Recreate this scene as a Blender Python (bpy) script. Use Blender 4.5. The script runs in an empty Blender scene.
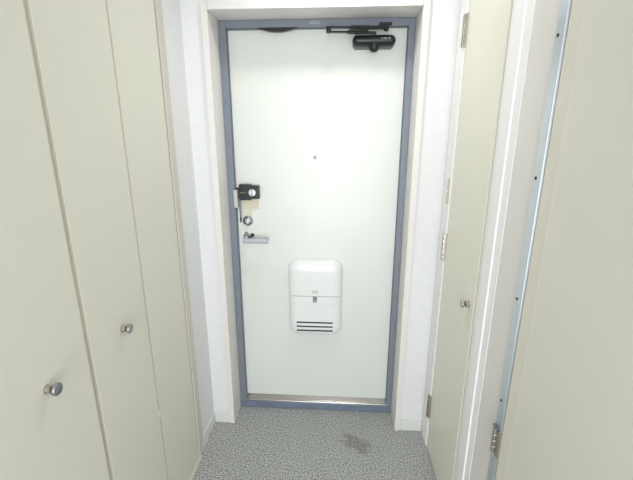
import bpy, bmesh, math
from mathutils import Vector, Matrix
S = bpy.context.scene
COL = S.collection

# ------------------------------------------------------------------ materials
def srgb(c):
    return tuple(((v/255)/12.92 if v/255 <= .04045 else ((v/255+.055)/1.055)**2.4) for v in c)

def mat(name, rgb, rough=.5, metal=0., bump=0., bscale=200., var=0., vscale=8., spec=.5, coat=0., emit=None, stretch=None):
    m = bpy.data.materials.new(name); m.use_nodes = True
    nt = m.node_tree; N = nt.nodes; L = nt.links
    b = N['Principled BSDF']
    c = srgb(rgb)
    b.inputs['Base Color'].default_value = (*c, 1)
    b.inputs['Roughness'].default_value = rough
    b.inputs['Metallic'].default_value = metal
    b.inputs['Specular IOR Level'].default_value = spec
    b.inputs['Coat Weight'].default_value = coat
    tc = N.new('ShaderNodeTexCoord')
    mp = N.new('ShaderNodeMapping')
    if stretch: mp.inputs['Scale'].default_value = stretch
    L.new(tc.outputs['Object'], mp.inputs['Vector'])
    if var:
        n = N.new('ShaderNodeTexNoise'); n.inputs['Scale'].default_value = vscale
        n.inputs['Detail'].default_value = 4
        L.new(mp.outputs[0], n.inputs['Vector'])
        r = N.new('ShaderNodeValToRGB')
        r.color_ramp.elements[0].position = .3; r.color_ramp.elements[1].position = .7
        r.color_ramp.elements[0].color = (*[v*(1-var) for v in c], 1)
        r.color_ramp.elements[1].color = (*[min(1, v*(1+var)) for v in c], 1)
        L.new(n.outputs['Fac'], r.inputs[0]); L.new(r.outputs[0], b.inputs['Base Color'])
    if bump:
        n2 = N.new('ShaderNodeTexNoise'); n2.inputs['Scale'].default_value = bscale
        n2.inputs['Detail'].default_value = 3
        L.new(mp.outputs[0], n2.inputs['Vector'])
        bp = N.new('ShaderNodeBump'); bp.inputs['Strength'].default_value = bump
        bp.inputs['Distance'].default_value = .002
        L.new(n2.outputs['Fac'], bp.inputs['Height']); L.new(bp.outputs[0], b.inputs['Normal'])
    if emit:
        b.inputs['Emission Color'].default_value = (*srgb(emit[0]), 1)
        b.inputs['Emission Strength'].default_value = emit[1]
    return m

M = {}
M['wallpaper'] = mat('white_wallpaper', (228, 229, 230), .75, bump=.25, bscale=260, var=.015, vscale=30)
M['ceiling'] = mat('ceiling_paper', (228, 228, 226), .8, bump=.15, bscale=200)
M['casing'] = mat('painted_casing', (227, 224, 221), .4, var=.01)
M['casing_white'] = mat('white_casing', (238, 238, 237), .5, var=.01)
M['baseboard'] = mat('vinyl_baseboard', (224, 225, 221), .45, var=.01)
M['closet'] = mat('cream_laminate', (217, 216, 205), .55, bump=.05, bscale=300, var=.004, vscale=12, stretch=(1, 1, 3))
M['closet_edge'] = mat('beige_edge_band', (190, 186, 168), .45, var=.02)
M['closet_trim'] = mat('beige_closet_trim', (204, 199, 189), .4, var=.015)
M['leaf'] = mat('offwhite_steel_paint', (223, 227, 222), .32, bump=.03, bscale=500, var=.006, vscale=4)
M['steel'] = mat('bluegrey_steel_paint', (122, 130, 142), .38, bump=.04, bscale=300, var=.03, vscale=20)
M['sill_grey'] = mat('worn_bluegrey_paint', (112, 124, 142), .42, bump=.08, bscale=150, var=.12, vscale=35, stretch=(.3, 1, 1))
M['stainless'] = mat('stainless_threshold', (176, 173, 168), .24, 1., bump=.05, bscale=80, stretch=(.1, 1, 1), var=.05, vscale=30)
M['chrome'] = mat('satin_chrome', (160, 165, 167), .33, 1., var=.02)
M['dark_chrome'] = mat('polished_nickel', (168, 172, 172), .18, 1., var=.02)
M['lever'] = mat('satin_aluminium_lever', (172, 177, 187), .5, .5, var=.02)
M['brown_metal'] = mat('aged_nickel', (196, 192, 184), .25, 1., var=.06, vscale=60)
M['gap'] = mat('grey_gap_shade', (132, 138, 145), .6, var=.03)  # shade of the gap beside the beige door, as a colour
M['strike'] = mat('painted_strike', (190, 195, 192), .5, .2, var=.02)
M['alu'] = mat('anodised_aluminium', (206, 214, 220), .36, .75, bump=.02, bscale=200, stretch=(1, 1, .05), var=.02)
M['alu_edge'] = mat('grey_aluminium', (128, 136, 142), .4, .6, var=.02)  # darker grey metal tone for printed marks, lens and grip rib
M['black'] = mat('black_plastic', (22, 25, 30), .34, bump=.03, bscale=400, var=.05)
M['black_metal'] = mat('black_enamel', (30, 32, 35), .3, .1, var=.05)
M['dark_grey'] = mat('dark_grey_enamel', (100, 105, 109), .4, .1, var=.04)
M['rubber'] = mat('rubber_gasket', (120, 126, 132), .6, var=.05)
M['hole'] = mat('dark_hole', (30, 30, 30), .7, var=.05)
M['mailwhite'] = mat('white_moulded_plastic', (232, 236, 235), .2, var=.004, coat=.15)
M['slot'] = mat('dark_vent_slot', (58, 62, 64), .5, var=.04)
M['sticker'] = mat('faded_pink_label', (208, 198, 191), .5, var=.06, vscale=120)
M['door2'] = mat('cream_door_paint', (224, 222, 207), .4, bump=.04, bscale=260, var=.008)
M['panel'] = mat('pale_beige_panel', (219, 216, 211), .42, bump=.04, bscale=300, var=.008)
M['door3'] = mat('beige_laminate', (214, 212, 203), .42, bump=.04, bscale=300, var=.008)
M['door3_edge'] = mat('cream_edge_band', (214, 210, 198), .45, var=.01)
M['plate'] = mat('beige_plate', (203, 197, 172), .4, var=.02)
M['paper'] = mat('pale_tag', (168, 174, 182), .4, var=.04)
M['ghost'] = mat('yellowed_old_paint', (218, 213, 190), .4, var=.03, vscale=60)
M['gold'] = mat('pale_gold_mark', (190, 180, 130), .4, var=.02)
M['logo'] = mat('pale_logo_print', (150, 155, 160), .4, var=.02)
M['white'] = mat('white_plastic', (238, 238, 234), .4, var=.01)
M['lamp'] = mat('lamp_glass', (255, 252, 245), .4, emit=((255, 250, 240), 4.))
M['dirt'] = mat('scuffed_track', (190, 185, 170), .5, var=.08, vscale=30)

def floor_material():
    m = bpy.data.materials.new('speckled_grey_carpet'); m.use_nodes = True
    nt = m.node_tree; N = nt.nodes; L = nt.links; b = N['Principled BSDF']
    b.inputs['Roughness'].default_value = .85
    b.inputs['Specular IOR Level'].default_value = .2
    tc = N.new('ShaderNodeTexCoord')
    n = N.new('ShaderNodeTexNoise'); n.inputs['Scale'].default_value = 180; n.inputs['Detail'].default_value = 3
    n.inputs['Roughness'].default_value = .62
    L.new(tc.outputs['Object'], n.inputs['Vector'])
    r = N.new('ShaderNodeValToRGB'); e = r.color_ramp.elements
    e[0].position = .40; e[0].color = (*srgb((104, 106, 106)), 1)
    e[1].position = .60; e[1].color = (*srgb((214, 216, 214)), 1)
    k = e.new(.5); k.color = (*srgb((158, 160, 158)), 1)
    L.new(n.outputs['Fac'], r.inputs[0])
    # damp-looking stain with a ragged outline
    sep = N.new('ShaderNodeMapping'); sep.vector_type = 'TEXTURE'
    sep.inputs['Location'].default_value = (.222, -.232, 0)
    sep.inputs['Rotation'].default_value = (0, 0, math.radians(-38))
    sep.inputs['Scale'].default_value = (.095, .05, 1)
    nd = N.new('ShaderNodeTexNoise'); nd.inputs['Scale'].default_value = 22; nd.inputs['Detail'].default_value = 3
    L.new(tc.outputs['Object'], nd.inputs['Vector'])
    ns = N.new('ShaderNodeVectorMath'); ns.operation = 'SUBTRACT'; ns.inputs[1].default_value = (.5, .5, .5)
    L.new(nd.outputs['Color'], ns.inputs[0])
    sc = N.new('ShaderNodeVectorMath'); sc.operation = 'SCALE'; sc.inputs['Scale'].default_value = .11
    L.new(ns.outputs[0], sc.inputs[0])
    ad = N.new('ShaderNodeVectorMath'); L.new(tc.outputs['Object'], ad.inputs[0]); L.new(sc.outputs[0], ad.inputs[1])
    L.new(ad.outputs[0], sep.inputs['Vector'])
    sx = N.new('ShaderNodeSeparateXYZ'); L.new(sep.outputs[0], sx.inputs[0])
    cx = N.new('ShaderNodeCombineXYZ'); L.new(sx.outputs[0], cx.inputs[0]); L.new(sx.outputs[1], cx.inputs[1])
    ln = N.new('ShaderNodeVectorMath'); ln.operation = 'LENGTH'; L.new(cx.outputs[0], ln.inputs[0])
    mr = N.new('ShaderNodeMapRange'); mr.interpolation_type = 'SMOOTHSTEP'
    mr.inputs['From Min'].default_value = 1.25; mr.inputs['From Max'].default_value = .55
    mr.inputs['To Min'].default_value = 0; mr.inputs['To Max'].default_value = .5
    L.new(ln.outputs['Value'], mr.inputs['Value'])
    # faint general soiling
    nb = N.new('ShaderNodeTexNoise'); nb.inputs['Scale'].default_value = 5; nb.inputs['Detail'].default_value = 3
    L.new(tc.outputs['Object'], nb.inputs['Vector'])
    mb = N.new('ShaderNodeMapRange'); mb.inputs['From Min'].default_value = .5; mb.inputs['From Max'].default_value = .75
    mb.inputs['To Min'].default_value = 0; mb.inputs['To Max'].default_value = .12
    L.new(nb.outputs['Fac'], mb.inputs['Value'])
    mx0 = N.new('ShaderNodeMix'); mx0.data_type = 'RGBA'; mx0.blend_type = 'MULTIPLY'
    mx0.inputs[7].default_value = (*srgb((180, 178, 172)), 1)
    L.new(mb.outputs[0], mx0.inputs[0]); L.new(r.outputs[0], mx0.inputs[6])
    mx = N.new('ShaderNodeMix'); mx.data_type = 'RGBA'; mx.blend_type = 'MULTIPLY'
    mx.inputs[7].default_value = (*srgb((176, 170, 156)), 1)
    L.new(mr.outputs[0], mx.inputs[0]); L.new(mx0.outputs[2], mx.inputs[6])
    L.new(mx.outputs[2], b.inputs['Base Color'])
    bp = N.new('ShaderNodeBump'); bp.inputs['Strength'].default_value = .35; bp.inputs['Distance'].default_value = .003
    L.new(n.outputs['Fac'], bp.inputs['Height']); L.new(bp.outputs[0], b.inputs['Normal'])
    return m
M['floor'] = floor_material()

# ------------------------------------------------------------------ mesh helpers
def box(bm, lo, hi, bev=0., seg=2):
    vs = [bm.verts.new((x, y, z)) for x in (lo[0], hi[0]) for y in (lo[1], hi[1]) for z in (lo[2], hi[2])]
    fs = [bm.faces.new([vs[i] for i in q]) for q in ((0, 1, 3, 2), (4, 6, 7, 5), (0, 4, 5, 1), (2, 3, 7, 6), (0, 2, 6, 4), (1, 5, 7, 3))]
    if bev > 0:
        es = list({e for f in fs for e in f.edges})
        bmesh.ops.bevel(bm, geom=es, offset=bev, segments=seg, profile=.5, affect='EDGES')
    return bm

def B(lo, hi, bev=0., seg=2):
    return box(bmesh.new(), lo, hi, bev, seg)

def frame_of(axis):
    a = Vector(axis).normalized()
    u = a.orthogonal().normalized(); v = a.cross(u)
    return a, u, v

def lathe(bm, p, axis, prof, seg=32):
    """prof: list of (distance along the axis, radius)"""
    a, u, v = frame_of(axis); p = Vector(p); rings = []
    for t, r in prof:
        if r < 1e-6: rings.append([bm.verts.new(p+a*t)])
        else: rings.append([bm.verts.new(p+a*t+(u*math.cos(2*math.pi*i/seg)+v*math.sin(2*math.pi*i/seg))*r) for i in range(seg)])
    for A, C in zip(rings, rings[1:]):
        for i in range(seg):
            j = (i+1) % seg
            if len(A) == 1 and len(C) == 1: continue
            if len(A) == 1: bm.faces.new((A[0], C[j], C[i]))
            elif len(C) == 1: bm.faces.new((A[i], A[j], C[0]))
            else: bm.faces.new((A[i], A[j], C[j], C[i]))
    for R, flip in ((rings[0], True), (rings[-1], False)):
        if len(R) > 1: bm.faces.new(R[::-1] if flip else R)
    return bm

def rrect(w, h, r, n=8):
    pts = []
    r = min(r, w/2-1e-5, h/2-1e-5)
    for cx, cy, a0 in ((w/2-r, h/2-r, 0), (-w/2+r, h/2-r, 90), (-w/2+r, -h/2+r, 180), (w/2-r, -h/2+r, 270)):
        for i in range(n+1):
            a = math.radians(a0+90*i/n); pts.append((cx+r*math.cos(a), cy+r*math.sin(a)))
    return pts

def pillow(bm, c, w, h, r, prof, out=(0, -1, 0), n=8):
    """rounded rectangle standing on a face; prof = [(inset, height)] ; out = the way it bulges"""
    o = Vector(out).normalized()
    up = Vector((0, 0, 1)) if abs(o.z) < .9 else Vector((0, 1, 0))
    rt = up.cross(o).normalized()
    c = Vector(c); rings = []
    for ins, d in prof:
        rings.append([bm.verts.new(c+rt*x+up*y+o*d) for x, y in rrect(w-2*ins, h-2*ins, max(r-ins, .0015), n)])
    k = len(rings[0])
    for A, C in zip(rings, rings[1:]):
        for i in range(k):
            j = (i+1) % k; bm.faces.new((A[i], A[j], C[j], C[i]))
    bm.faces.new(rings[0][::-1]); bm.faces.new(rings[-1])
    return bm

def prism(bm, pts, axis, a, b):
    """polygon pts (2-D) extruded from a to b along 'x','y' or 'z'"""
    def P(p, t):
        return {'x': (t, p[0], p[1]), 'y': (p[0], t, p[1]), 'z': (p[0], p[1], t)}[axis]
    A = [bm.verts.new(P(p, a)) for p in pts]; C = [bm.verts.new(P(p, b)) for p in pts]
    n = len(pts)
    for i in range(n):
        j = (i+1) % n; bm.faces.new((A[i], A[j], C[j], C[i]))
    bm.faces.new(A[::-1]); bm.faces.new(C)
    return bm

def bar(bm, p0, p1, w, t, up=(0, 0, 1), bev=.001):
    """flat bar from p0 to p1, w wide (across), t thick along up"""
    p0, p1 = Vector(p0), Vector(p1); d = (p1-p0); L_ = d.length; d.normalize()
    u = Vector(up); s = d.cross(u).normalized(); u = s.cross(d)
    tmp = bmesh.new(); box(tmp, (-L_/2, -w/2, -t/2), (L_/2, w/2, t/2), bev)
    m = Matrix((d, s, u)).transposed().to_4x4(); m.translation = (p0+p1)/2
    tmp.transform(m); me = bpy.data.meshes.new('t'); tmp.to_mesh(me); tmp.free()
    bm.from_mesh(me); bpy.data.meshes.remove(me)
    return bm

def join(*bms):
    out = bmesh.new()
    for b in bms:
        me = bpy.data.meshes.new('t'); b.to_mesh(me); b.free(); out.from_mesh(me); bpy.data.meshes.remove(me)
    return out

def wloc(o):
    v = Vector((0, 0, 0))
    while o: v += o.location; o = o.parent
    return v

def obj(name, bm, m, parent=None, label=None, cat=None, group=None, kind=None, base=None):
    """link bm (in place coordinates) as ONE mesh object, its origin at the middle of its base"""
    bmesh.ops.recalc_face_normals(bm, faces=bm.faces)
    for f in bm.faces: f.smooth = True
    for e in bm.edges:
        e.smooth = len(e.link_faces) == 2 and e.calc_face_angle(0) < math.radians(40)
    xs = [v.co for v in bm.verts]
    lo = Vector([min(v[i] for v in xs) for i in range(3)]); hi = Vector([max(v[i] for v in xs) for i in range(3)])
    org = Vector(base) if base else Vector(((lo.x+hi.x)/2, (lo.y+hi.y)/2, lo.z))
    bm.transform(Matrix.Translation(-org))
    me = bpy.data.meshes.new(name); bm.to_mesh(me); bm.free()
    me.materials.append(m)
    o = bpy.data.objects.new(name, me); COL.objects.link(o)
    o.location = org-wloc(parent) if parent else org
    wn = o.modifiers.new('weighted_normal', 'WEIGHTED_NORMAL'); wn.mode = 'FACE_AREA'; wn.weight = 100; wn.keep_sharp = True
    if parent: o.parent = parent
    tag(o, label, cat, group, kind)
    return o

def tag(o, label=None, cat=None, group=None, kind=None):
    for k, v in (('label', label), ('category', cat), ('group', group), ('kind', kind)):
        if v: o[k] = v

def empty(name, loc, label, cat, group=None):
    o = bpy.data.objects.new(name, None); COL.objects.link(o); o.location = loc; o.empty_display_size = .05
    tag(o, label, cat, group); return o

# ------------------------------------------------------------------ measures (metres; the front door's frame face is y = 0)
XL, XR = -.545, .579          # left wall, right wall
YF = -.125                    # wall around the front door
YB = -3.7                     # far end of the hall behind the viewer
CE = 2.38                     # ceiling
DO = .46                      # half width of the wall opening

# ------------------------------------------------------------------ room shell
obj('floor', B((-1.25, YB-.1, -.08), (XR+.7, .1, 0)), M['floor'], kind='structure', label='speckled grey carpet floor with a brown stain', base=(0, 0, 0))
obj('ceiling', B((-1.25, YB-.1, CE), (XR+.2, .12, CE+.08)), M['ceiling'], kind='structure', label='white ceiling of the hall')
w = bmesh.new()
box(w, (XL-.1, YF, 0), (-DO, .12, CE)); box(w, (DO, YF, 0), (XR+.1, .12, CE)); box(w, (-DO, YF, 2.03), (DO, .12, CE))
obj('wall_front', w, M['wallpaper'], kind='structure', label='white papered wall around the front door')
w = bmesh.new()
box(w, (XL-.1, -.312, 0), (XL, YF, CE))
box(w, (XL-.1, YB, 0), (XL, -1.875, CE))
box(w, (XL-.1, -1.875, 2.22), (XL, -.312, CE))
obj('wall_left', w, M['wallpaper'], kind='structure', label='white papered wall between the closet and the front door')
w = bmesh.new()
box(w, (XR, YF-.02, 0), (XR+.1, YF, CE))
box(w, (XR, -.645, 2.02), (XR+.1, YF-.02, CE))
box(w, (XR, -.866, 0), (XR+.1, -.645, CE))
box(w, (XR, YB, 0), (XR+.1, -1.71, CE))
box(w, (XR, -1.71, 2.05), (XR+.1, -.866, CE))
obj('wall_right', w, M['panel'], kind='structure', label='pale beige wall between the two right hand doors')
wb_ = bmesh.new()
box(wb_, (XL-.1, YB-.1, 0), (-.40, YB, CE)); box(wb_, (.44, YB-.1, 0), (XR+.1, YB, CE)); box(wb_, (-.40, YB-.1, 2.08), (.44, YB, CE))
obj('wall_back', wb_, M['wallpaper'], kind='structure', label='white wall at the hall end with an opening added for the fill light')  # opening added to hold the fill light behind the viewer

# baseboards
obj('baseboard_left', B((XL, -.312, 0), (XL+.006, YF, .064), .0015), M['baseboard'], kind='structure', label='low cream baseboard on the left wall')
obj('baseboard_front', B((XL+.006, YF-.006, 0), (-.461, YF, .064), .0015), M['baseboard'], kind='structure', label='low baseboard left of the front door casing')
obj('baseboard_front', B((.461, YF-.006, 0), (XR-.008, YF, .066), .0015), M['baseboard'], kind='structure', label='low white baseboard right of the front door casing')

# ------------------------------------------------------------------ front door casing, steel frame, leaf
cs = join(B((-DO, -.136, 0), (-.4315, .06, 2.028), .003), B((.4315, -.136, 0), (DO, .06, 2.028), .003),
          B((-.4315, -.136, 2.001), (.4315, .06, 2.028), .003))
obj('trim_1', cs, M['casing'], kind='structure', label='cream casing lining the front door recess')

fr = join(B((-.431, 0, 0), (-.400, .075, 2.0), .002), B((.403, 0, 0), (.431, .075, 2.0), .002),
          B((-.400, 0, 1.970), (.403, .075, 2.0), .002))
frame = obj('trim_2', fr, M['steel'], kind='structure', label='blue-grey steel frame of the front door')
obj('gasket', join(B((-.400, .020, .05), (-.397, .031, 1.970), .001), B((.400, .020, .05), (.403, .031, 1.970), .001),
                   B((-.397, .020, 1.967), (.400, .031, 1.970), .001)), M['rubber'], frame, label='thin dark rubber gasket')
# sagging length of rubber seal
arc = [(-.262 + .185*i/24, 1.9699 - .0165*math.sin(math.pi*i/24)**.9) for i in range(25)]
obj('loose_seal', prism(bmesh.new(), [(-.262, 1.9702)]+arc[1:-1]+[(-.077, 1.9702)], 'y', .003, .018), M['black'], frame, label='sagging black rubber seal')
tb = obj('frame_tag', B((-.026, -.0012, 1.980), (.016, 0.0, 1.992), .0005), M['paper'], frame, label='small pale printed tag')
for k in range(3):
    obj('printed_mark', B((-.021+k*.0125, -.0017, 1.983), (-.013+k*.0125, -.0012, 1.989)), M['alu_edge'], tb)
obj('sill', join(B((-.431, -.004, 0), (.431, .012, .041), .004), B((-.431, .012, 0), (.431, .075, .037), .001)), M['sill_grey'], frame, label='scuffed blue-grey sill plate')
th = bmesh.new()
prism(th, [(.0040, .036), (.0040, .0425), (.0055, .0455), (.0085, .0470), (.0130, .0472), (.0150, .0490), (.030, .0610), (.0315, .063), (.045, .063), (.045, .036)], 'x', -.399, .402)
obj('threshold', th, M['stainless'], frame, label='shiny stainless threshold strip')
sp = bmesh.new(); box(sp, (-.4035, -.003, 1.168), (-.386, .0, 1.256), .001)
obj('strike_plate', sp, M['strike'], frame, label='pale metal strike plate')
obj('strike_lip', B((-.389, -.003, 1.168), (-.385, .012, 1.205), .001), M['strike'], frame)

door = obj('door_1', B((-.402, .032, .064), (.405, .072, 1.970), .002), M['leaf'], kind='structure', label='off-white steel front door leaf')
YD = .032
pe = obj('peephole', lathe(bmesh.new(), (-.004, YD, 1.413), (0, -1, 0), [(0, .0105), (.002, .0100), (.0025, .0085)], 24), M['leaf'], door, label='tiny round door viewer')
obj('viewer_lens', lathe(bmesh.new(), (-.004, YD-.0022, 1.413), (0, -1, 0), [(0, .0085), (.0010, .0078), (.0016, 0)], 20), M['alu_edge'], pe)
# yellowed marks left on the paint
obj('paint_mark', join(B((-.366, YD-.0006, 1.155), (-.287, YD+.001, 1.235)), B((-.345, YD-.0005, 1.112), (-.322, YD+.001, 1.156))), M['ghost'], door, label='yellowed patch under the black lock')
# lower cylinder with thumb turn
cy = obj('lock_cylinder', lathe(bmesh.new(), (-.347, YD, 1.096), (0, -1, 0), [(0, .0255), (.006, .025), (.0085, .022), (.0095, .0185), (.007, .017), (.0105, .015), (.0115, 0)], 36), M['chrome'], door, label='round chrome lock cylinder')
obj('thumb_turn', join(B((-.3505, YD-.026, 1.081), (-.3435, YD-.009, 1.111), .002), B((-.354, YD-.0125, 1.084), (-.340, YD-.0105, 1.087), .0005)), M['dark_chrome'], cy)
# lever handle
le = obj('lever_handle', bar(bmesh.new(), (-.366, YD-.052, 1.0035), (-.238, YD-.050, 1.0025), .014, .027, bev=.0065), M['lever'], door, label='pale satin lever handle')
obj('rose', lathe(bmesh.new(), (-.350, YD, 1.016), (0, -1, 0), [(0, .0215), (.006, .021), (.009, .018), (.009, .011), (.045, .010), (.050, .0085), (.051, 0)], 32), M['chrome'], le, label='chrome rose behind the lever')
obj('lever_screw', lathe(bmesh.new(), (-.325, YD, 1.021), (0, -1, 0), [(0, .008), (.012, .0075), (.014, .005), (.014, 0)], 16), M['hole'], le)

# ------------------------------------------------------------------ add-on lock (black box)
lk = empty('auxiliary_lock', (-.329, YD, 1.205), 'black boxy auxiliary lock with silver thumb turn above the lever handle', 'lock')
obj('lock_body', B((-.3775, .0, 1.205), (-.318, YD, 1.283), .004), M['black'], lk)
obj('lock_cover', B((-.335, .006, 1.211), (-.279, YD, 1.277), .004), M['black'], lk)
obj('lock_flange', join(B((-.3835, .004, 1.212), (-.3778, YD, 1.266), .001), B((-.391, -.002, 1.259), (-.377, .006, 1.268), .001)), M['black_metal'], lk, label='black flange overlapping the frame')
tt = obj('thumb_turn', lathe(bmesh.new(), (-.3115, .006, 1.243), (0, -1, 0), [(0, .0185), (.008, .018), (.0105, .016), (.0110, 0)], 36), M['alu'], lk, label='round silver thumb turn')
obj('grip_rib', B((-.3135, -.0125, 1.227), (-.3095, -.0045, 1.259), .0012), M['alu_edge'], tt)
for x, mm in ((-.370, 'gold'), (-.360, 'gold'), (-.347, 'logo')):
    obj('printed_dot', lathe(bmesh.new(), (x, .0002, 1.243), (0, -1, 0), [(0, .003), (.0006, .0028), (.0007, 0)], 12), M[mm], lk, label='pale printed dot')

st = obj('door_strap', join(bar(bmesh.new(), (-.3755, -.004, 1.210), (-.374, -.004, 1.120), .006, .003, up=(0, 1, 0))), M['dark_grey'],
         label='thin dark strap hanging below the black lock beside the frame', cat='strap')
obj('strap_end', B((-.378, -.007, 1.094), (-.370, -.001, 1.121), .002), M['black'], st, label='black tip')

# ------------------------------------------------------------------ mail receiver on the door
mb = empty('mail_receiver', (0, YD, .468), 'white plastic mail receiver box with three vent slots low on the door', 'mailbox')
MW, MH, MR, MC, DZ = .283, .430, .058, (0, YD, .6855), .050
prof = [(0, 0), (0, .010), (.001, .017), (.004, .0255), (.010, .0345), (.018, .0415), (.028, .0463), (.042, .049), (.062, DZ)]
def half(z, keep_low, inset):
    b = pillow(bmesh.new(), MC, MW-2*inset, MH-2*inset, MR-inset, [(i, max(d-inset, 0)) for i, d in prof], n=10)
    g = bmesh.ops.bisect_plane(b, geom=b.verts[:]+b.edges[:]+b.faces[:], plane_co=(0, 0, z), plane_no=(0, 0, 1),
                               clear_outer=keep_low, clear_inner=not keep_low)
    es = [e for e in g['geom_cut'] if isinstance(e, bmesh.types.BMEdge)]
    bmesh.ops.holes_fill(b, edges=es, sides=0)
    return b
lower = obj('lower_body', half(.7065, True, .0015), M['mailwhite'], mb)
obj('flap', half(.7095, False, 0), M['mailwhite'], mb, label='hinged upper flap')
obj('inner_panel_line', B((-.105, YD-DZ-.0001, .6635), (.105, YD-DZ+.004, .6650)), M['mailwhite'], lower, label='shallow moulded ridge')
YM = YD-DZ+.0015
for z in (.5575, .534, .5105):
    pl = pillow(bmesh.new(), (-.002, YM+.003, z), .192, .0085, .002, [(0, 0), (0, .0035), (.0004, .0042)], n=3)
    obj('vent_slot', pl, M['slot'], mb, label='dark vent slot')
la = obj('latch', pillow(bmesh.new(), (-.001, YM+.001, .692), .021, .034, .008, [(0, 0), (0, .004), (.002, .008), (.004, .009)], n=5), M['chrome'], mb, label='small chrome latch')
obj('latch_keyhole', lathe(bmesh.new(), (.002, YM-.0082, .699), (0, -1, 0), [(0, .004), (.0008, .0036), (.0008, 0)], 14), M['hole'], la)
obj('flap_label', B((-.016, YD-DZ-.0006, .724), (.017, YD-DZ+.001, .743), .0003), M['sticker'], mb, label='faded pinkish label on the flap')

# ------------------------------------------------------------------ door closer
dc = empty('door_closer', (.252, YD, 1.866), 'black hydraulic door closer with folded arm at the top of the door', 'door closer')
pb = bmesh.new()
pillow(pb, (.254, YD, 1.9015), .182, .039, .0185, [(0, 0), (0, .030), (.001, .032)], n=8)
obj('back_plate', pb, M['dark_grey'], dc, label='dark grey mounting plate')
rr = .0215; LEN = .186
cap_ = [(rr*(1-math.cos(math.radians(a))), rr*math.sin(math.radians(a))) for a in (0, 8, 16, 28, 40, 52, 66, 78, 90)]
capsule = cap_+[(LEN-t, r_) for t, r_ in cap_[::-1]]
body = obj('closer_body', lathe(bmesh.new(), (.161, -.014, 1.9085), (1, 0, 0), capsule, 36), M['black'], dc, label='black capsule-shaped body')
for k, wd_ in enumerate((.006, .009, .005, .008)):
    obj('logo_mark', B((.283+.0105*k, -.0360, 1.9095), (.283+.0105*k+wd_, -.0345, 1.9145+.001*(k % 2))), M['logo'], body)
obj('adjusting_cap', lathe(bmesh.new(), (.2555, -.012, 1.900), (0, 0, -1), [(0, .0215), (.018, .0215), (.026, .0205), (.032, .0165), (.036, .009), (.037, 0)], 28), M['black'], dc)
obj('spindle', join(lathe(bmesh.new(), (.214, -.016, 1.922), (0, 0, 1), [(0, .013), (.010, .013), (.011, .009), (.026, .009), (.027, 0)], 20),
                    B((.172, -.030, 1.925), (.262, .010, 1.941), .003)), M['black_metal'], dc)
EL = (.060, -.075)
obj('arm', join(bar(bmesh.new(), (EL[0], EL[1], 1.9285), (.150, -.044, 1.9345), .017, .0065), bar(bmesh.new(), (.140, -.047, 1.9345), (.225, -.018, 1.9415), .020, .013)), M['black_metal'], dc, label='black lower arm')
obj('forearm', join(bar(bmesh.new(), (EL[0], EL[1], 1.946), (.305, -.020, 1.9565), .015, .0065), bar(bmesh.new(), (.15, -.055, 1.950), (.305, -.020, 1.9565), .018, .011)), M['black_metal'], dc, label='black upper arm reaching the frame')
obj('elbow_joint', lathe(bmesh.new(), (EL[0], EL[1], 1.924), (0, 0, 1), [(0, .008), (.002, .0105), (.024, .0105), (.026, .008), (.026, 0)], 20), M['black_metal'], dc)
obj('frame_bracket', join(B((.275, -.006, 1.968), (.330, 0, 1.982), .0015), B((.292, -.030, 1.968), (.314, -.004, 1.973), .001),
                          lathe(bmesh.new(), (.304, -.020, 1.944), (0, 0, 1), [(0, .008), (.002, .0105), (.010, .0105), (.024, .0105), (.027, .007), (.028, 0)], 20)), M['black_metal'], dc, label='black bracket screwed to the frame')

# ------------------------------------------------------------------ left: folding closet doors in a beige frame
fx = -.538
ct = join(B((XL-.05, -.357, 0), (fx, -.312, 2.25), .002), B((XL-.05, -1.875, 0), (fx, -1.835, 2.25), .002),
          B((XL-.05, -1.835, 2.19), (fx, -.357, 2.25), .002))
obj('trim_3', ct, M['closet_trim'], kind='structure', label='beige frame around the closet doors')
tr = obj('trim_4', join(B((-.60, -1.835, 0), (-.5285, -.357, .007), .002)), M['closet_trim'], kind='structure', label='cream closet sill along the carpet')
wb = bmesh.new()
box(wb, (-1.2, -1.9, 0), (-1.15, -.28, CE)); box(wb, (-1.15, -1.9, 0), (XL-.1, -1.875, CE)); box(wb, (-1.15, -.31, 0), (XL-.1, -.28, CE))
obj('wall_closet', wb, M['wallpaper'], kind='structure', label='inner walls of the closet')

def knob(parent, p, out, label=None):
    p = Vector(p); o = Vector(out)
    k = obj('knob', lathe(bmesh.new(), p+o*.0185, out, [(0, .0125), (.0015, .0145), (.0065, .0148), (.0085, .0135), (.009, 0)], 32), M['dark_chrome'], parent, label=label)
    obj('knob_base', lathe(bmesh.new(), p, out, [(0, .0118), (.002, .0122), (.003, .0108), (.0045, .0108), (.0055, .0116), (.0125, .0112), (.014, .0095), (.0150, .006), (.0195, .006)], 28), M['brown_metal'], k)
    return k

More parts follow.
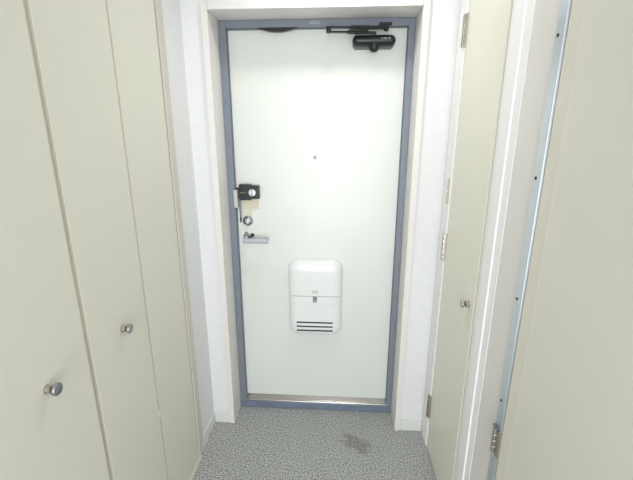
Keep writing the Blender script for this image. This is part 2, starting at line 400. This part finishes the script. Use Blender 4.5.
fpx = -.543
def folding_door(y_far, mirrored, label):
    """two leaves from y_far towards the viewer, 0.59 wide altogether"""
    e = empty('folding_door', (fpx-.012, y_far-.2945, .01), label, 'closet door', 'cream folding closet doors on the left')
    y0, ym, y1 = y_far, y_far-.2945, y_far-.589
    for a, b in ((y0, ym), (ym, y1)):
        la_ = a-(.0074 if a == y0 and mirrored else .0048 if a == ym else .0005); lb_ = b+(.0074 if b == y1 else .0048 if b == ym else .0005)
        obj('panel', B((fpx-.024, lb_, .0105), (fpx, la_, 2.184), .0015), M['closet'], e)
    # edge bands: wide ones where two doors meet, a narrow one along the fold
    for yy in (y0, y1):
        if yy == y0 and not mirrored: continue
        s = -1 if yy == y0 else 1
        lo, hi = sorted((yy+s*.0002, yy+s*.0072))
        obj('edge_band', B((fpx-.02, lo, .0105), (fpx-.0012, hi, 2.184), .001), M['closet_edge'], e, label='darker beige edge band')
    obj('fold_strip', B((fpx-.02, ym-.0045, .0105), (fpx-.0008, ym+.0045, 2.184), .001), M['closet_edge'], e, label='narrow beige strip along the fold')
    ky = (ym+y1)/2+.004 if not mirrored else (y0+ym)/2+.002
    knob(e, (fpx, ky, .932 if not mirrored else .942), (1, 0, 0), 'round metal knob')
    if not mirrored:
        h = obj('fold_hinge', B((fpx-.01, ym-.010, .494), (fpx+.002, ym+.010, .516), .001), M['closet'], e, label='small painted hinge on the fold')
    return e
folding_door(-.3615, False, 'cream folding closet door next to the front door, its knob farther away')
folding_door(-.3615-.5905, True, 'cream folding closet door nearest the viewer, its knob lower in view')
# the far pair also ends in an edge band
# ------------------------------------------------------------------ right: cream door with its casing
c2 = join(B((XR-.007, -.234, 0), (XR+.06, YF-.019, 2.05), .002),            # far jamb
          B((XR-.007, -.6, 2.0), (XR+.06, -.234, 2.05), .002))
obj('trim_5', c2, M['casing_white'], kind='structure', label='white jamb between the front wall and the cream door')
c3 = join(B((XR+.004, -.646, 0), (XR+.06, -.602, 2.05), .001),
          B((XR-.0015, -.742, 0), (XR+.02, -.70, 2.05), .001),
          B((XR-.0065, -.702, 0), (XR+.02, -.645, 2.05), .004, 4))
obj('trim_6', c3, M['casing_white'], kind='structure', label='white raised casing on the near side of the cream door')
d2 = obj('door_2', B((XR-.002, -.600, .008), (XR+.034, -.2365, 1.998), .0025), M['door2'], kind='structure', label='cream painted side door on the right wall')
def butt_hinge(parent, p, h, m, leafw=.02, r=.0055, n=5, leaf_dir=-1, label=None):
    """knuckles stacked along z at p (x, y, z middle), leaf plate lying on the wall to one side"""
    x, y, z = p
    e = obj('hinge', B((x+r*.2, min(y, y+leaf_dir*leafw), z-h/2), (x+r+.003, max(y, y+leaf_dir*leafw), z+h/2), .0006), m, parent, label=label)
    kh = h/n
    for i in range(n):
        obj('knuckle', lathe(bmesh.new(), (x, y, z-h/2+i*kh+.0006), (0, 0, 1), [(0, r*.85), (.0012, r), (kh-.0024, r), (kh-.0012, r*.85)], 18), m, e)
    return e
for z, h in ((1.885, .112), (1.048, .118), (.240, .125)):
    butt_hinge(d2, (.5675, -.2285, z), h, M['brown_metal'], leafw=.014, r=.0062, label='aged metal butt hinge')
knob(d2, (XR-.002, -.560, .935), (-1, 0, 0), 'small chrome knob')
cp = obj('cover_plate', B((XR-.0095, -.224, 1.232), (XR-.0068, -.196, 1.340), .0012), M['plate'],
         label='small beige plate with a round hole above the middle hinge of the cream door', cat='plate')
obj('plate_hole', lathe(bmesh.new(), (XR-.0095, -.210, 1.288), (-1, 0, 0), [(0, .0065), (.0006, .006), (.0006, 0)], 18), M['white'], cp, label='white filled hole')

# ------------------------------------------------------------------ right: aluminium strip and beige door
al = obj('trim_7', join(B((XR-.006, -.9015, 0), (XR+.03, -.867, 2.05), .0015), B((XR-.0045, -.9050, 0), (XR+.01, -.9015, 2.05), .001)), M['alu'], kind='structure', label='aluminium edge strip with small screws')
for z in (1.706, 1.404, 1.097, .791, .40):
    s = obj('screw', lathe(bmesh.new(), (XR-.006, -.8795, z), (-1, 0, 0), [(0, .0042), (.0012, .0038), (.0016, .002), (.0012, 0)], 14), M['hole'], al, label='small dark screw')
d3 = obj('door_3', B((XR-.004, -1.706, .008), (XR+.03, -.910, 2.04), .002), M['door3'], kind='structure', label='wide plain beige door at the right')
obj('edge_band', B((XR-.0044, -.958, .008), (XR+.02, -.9098, 2.04), .0003), M['door3_edge'], d3, label='slightly yellower edge band')
obj('shadow_gap', B((XR-.0015, -.911, 0), (XR+.03, -.9, 2.04)), M['gap'], d3, label='grey strip coloured as the shade in the gap')  # added strip, its grey stands in for shade between strip and door
hb = butt_hinge(d3, (XR-.011, -.882, .662), .082, M['brown_metal'], leafw=.028, r=.006, n=4, label='shiny metal hinge')
butt_hinge(d3, (XR-.011, -.880, 1.88), .10, M['brown_metal'], leafw=.028, r=.006, n=4, label='shiny metal hinge')
obj('hinge_cap', B((XR-.0165, -.895, .7035), (XR-.006, -.873, .711), .002), M['dark_grey'], hb, label='dark cap')

# ------------------------------------------------------------------ lamps: a round ceiling light near the door, another added further back as fill
def downlight(x, y, power, r, spread, colour, label):
    e = empty('ceiling_light', (x, y, CE-.012), label, 'ceiling light')
    obj('lamp_ring', lathe(bmesh.new(), (x, y, CE), (0, 0, -1), [(0, r*1.25), (.004, r*1.24), (.009, r*1.12), (.012, r*1.02), (.012, r*.98), (0, r*.98)], 48), M['white'], e)
    obj('lamp_lens', lathe(bmesh.new(), (x, y, CE), (0, 0, -1), [(0, r*.985), (.002, r*.985), (.003, 0)], 48), M['lamp'], e, label='glowing round lens')
    l = bpy.data.lights.new('ceiling_lamp', 'AREA'); l.shape = 'DISK'; l.size = r*1.9; l.energy = power; l.color = colour
    l.spread = math.radians(spread)
    lo = bpy.data.objects.new('ceiling_lamp', l); COL.objects.link(lo); lo.location = (x, y, CE-.014)
    return e
downlight(.10, -.43, 4.2, .075, 135, (1., .99, .97), 'round recessed ceiling light nearest the front door')
downlight(.0, -2.5, 2.5, .10, 140, (1., .99, .97), 'added round ceiling fill light at the hall end')  # unseen second lamp, added to fill the hall
# frontal fill light, added out of view in the hall end opening
l = bpy.data.lights.new('doorway_fill', 'AREA'); l.shape = 'RECTANGLE'; l.size = .82; l.size_y = 2.04; l.energy = 54.; l.color = (.95, .975, 1.)
lo = bpy.data.objects.new('doorway_fill', l); COL.objects.link(lo); lo.location = (.02, YB-.05, 1.04); lo.rotation_euler = (math.radians(90), 0, 0)

wd = bpy.data.worlds.new('world'); S.world = wd; wd.use_nodes = True
wd.node_tree.nodes['Background'].inputs[0].default_value = (.9, .95, 1, 1)
wd.node_tree.nodes['Background'].inputs[1].default_value = .3

# ------------------------------------------------------------------ camera
cam = bpy.data.cameras.new('camera'); co = bpy.data.objects.new('camera', cam); COL.objects.link(co)
cam.sensor_fit = 'HORIZONTAL'; cam.sensor_width = 36; cam.lens = 365.5505/633*36
cam.clip_start = .02
r = Vector((.9982857, .05850346, .00173187)); u = Vector((-.01683913, .2587475, .96579821)); f = Vector((-.05605442, .9641717, -.25928908))
mm = Matrix((r, u, -f)).transposed().to_4x4(); mm.translation = (.10922673, -1.77512914, 1.48524980)
co.matrix_world = mm
S.camera = co
vs = S.view_settings
S.display_settings.display_device = 'sRGB'
vs.view_transform = 'Standard'; vs.look = 'None'; vs.gamma = 1; vs.exposure = 0.0; vs.use_curve_mapping = False
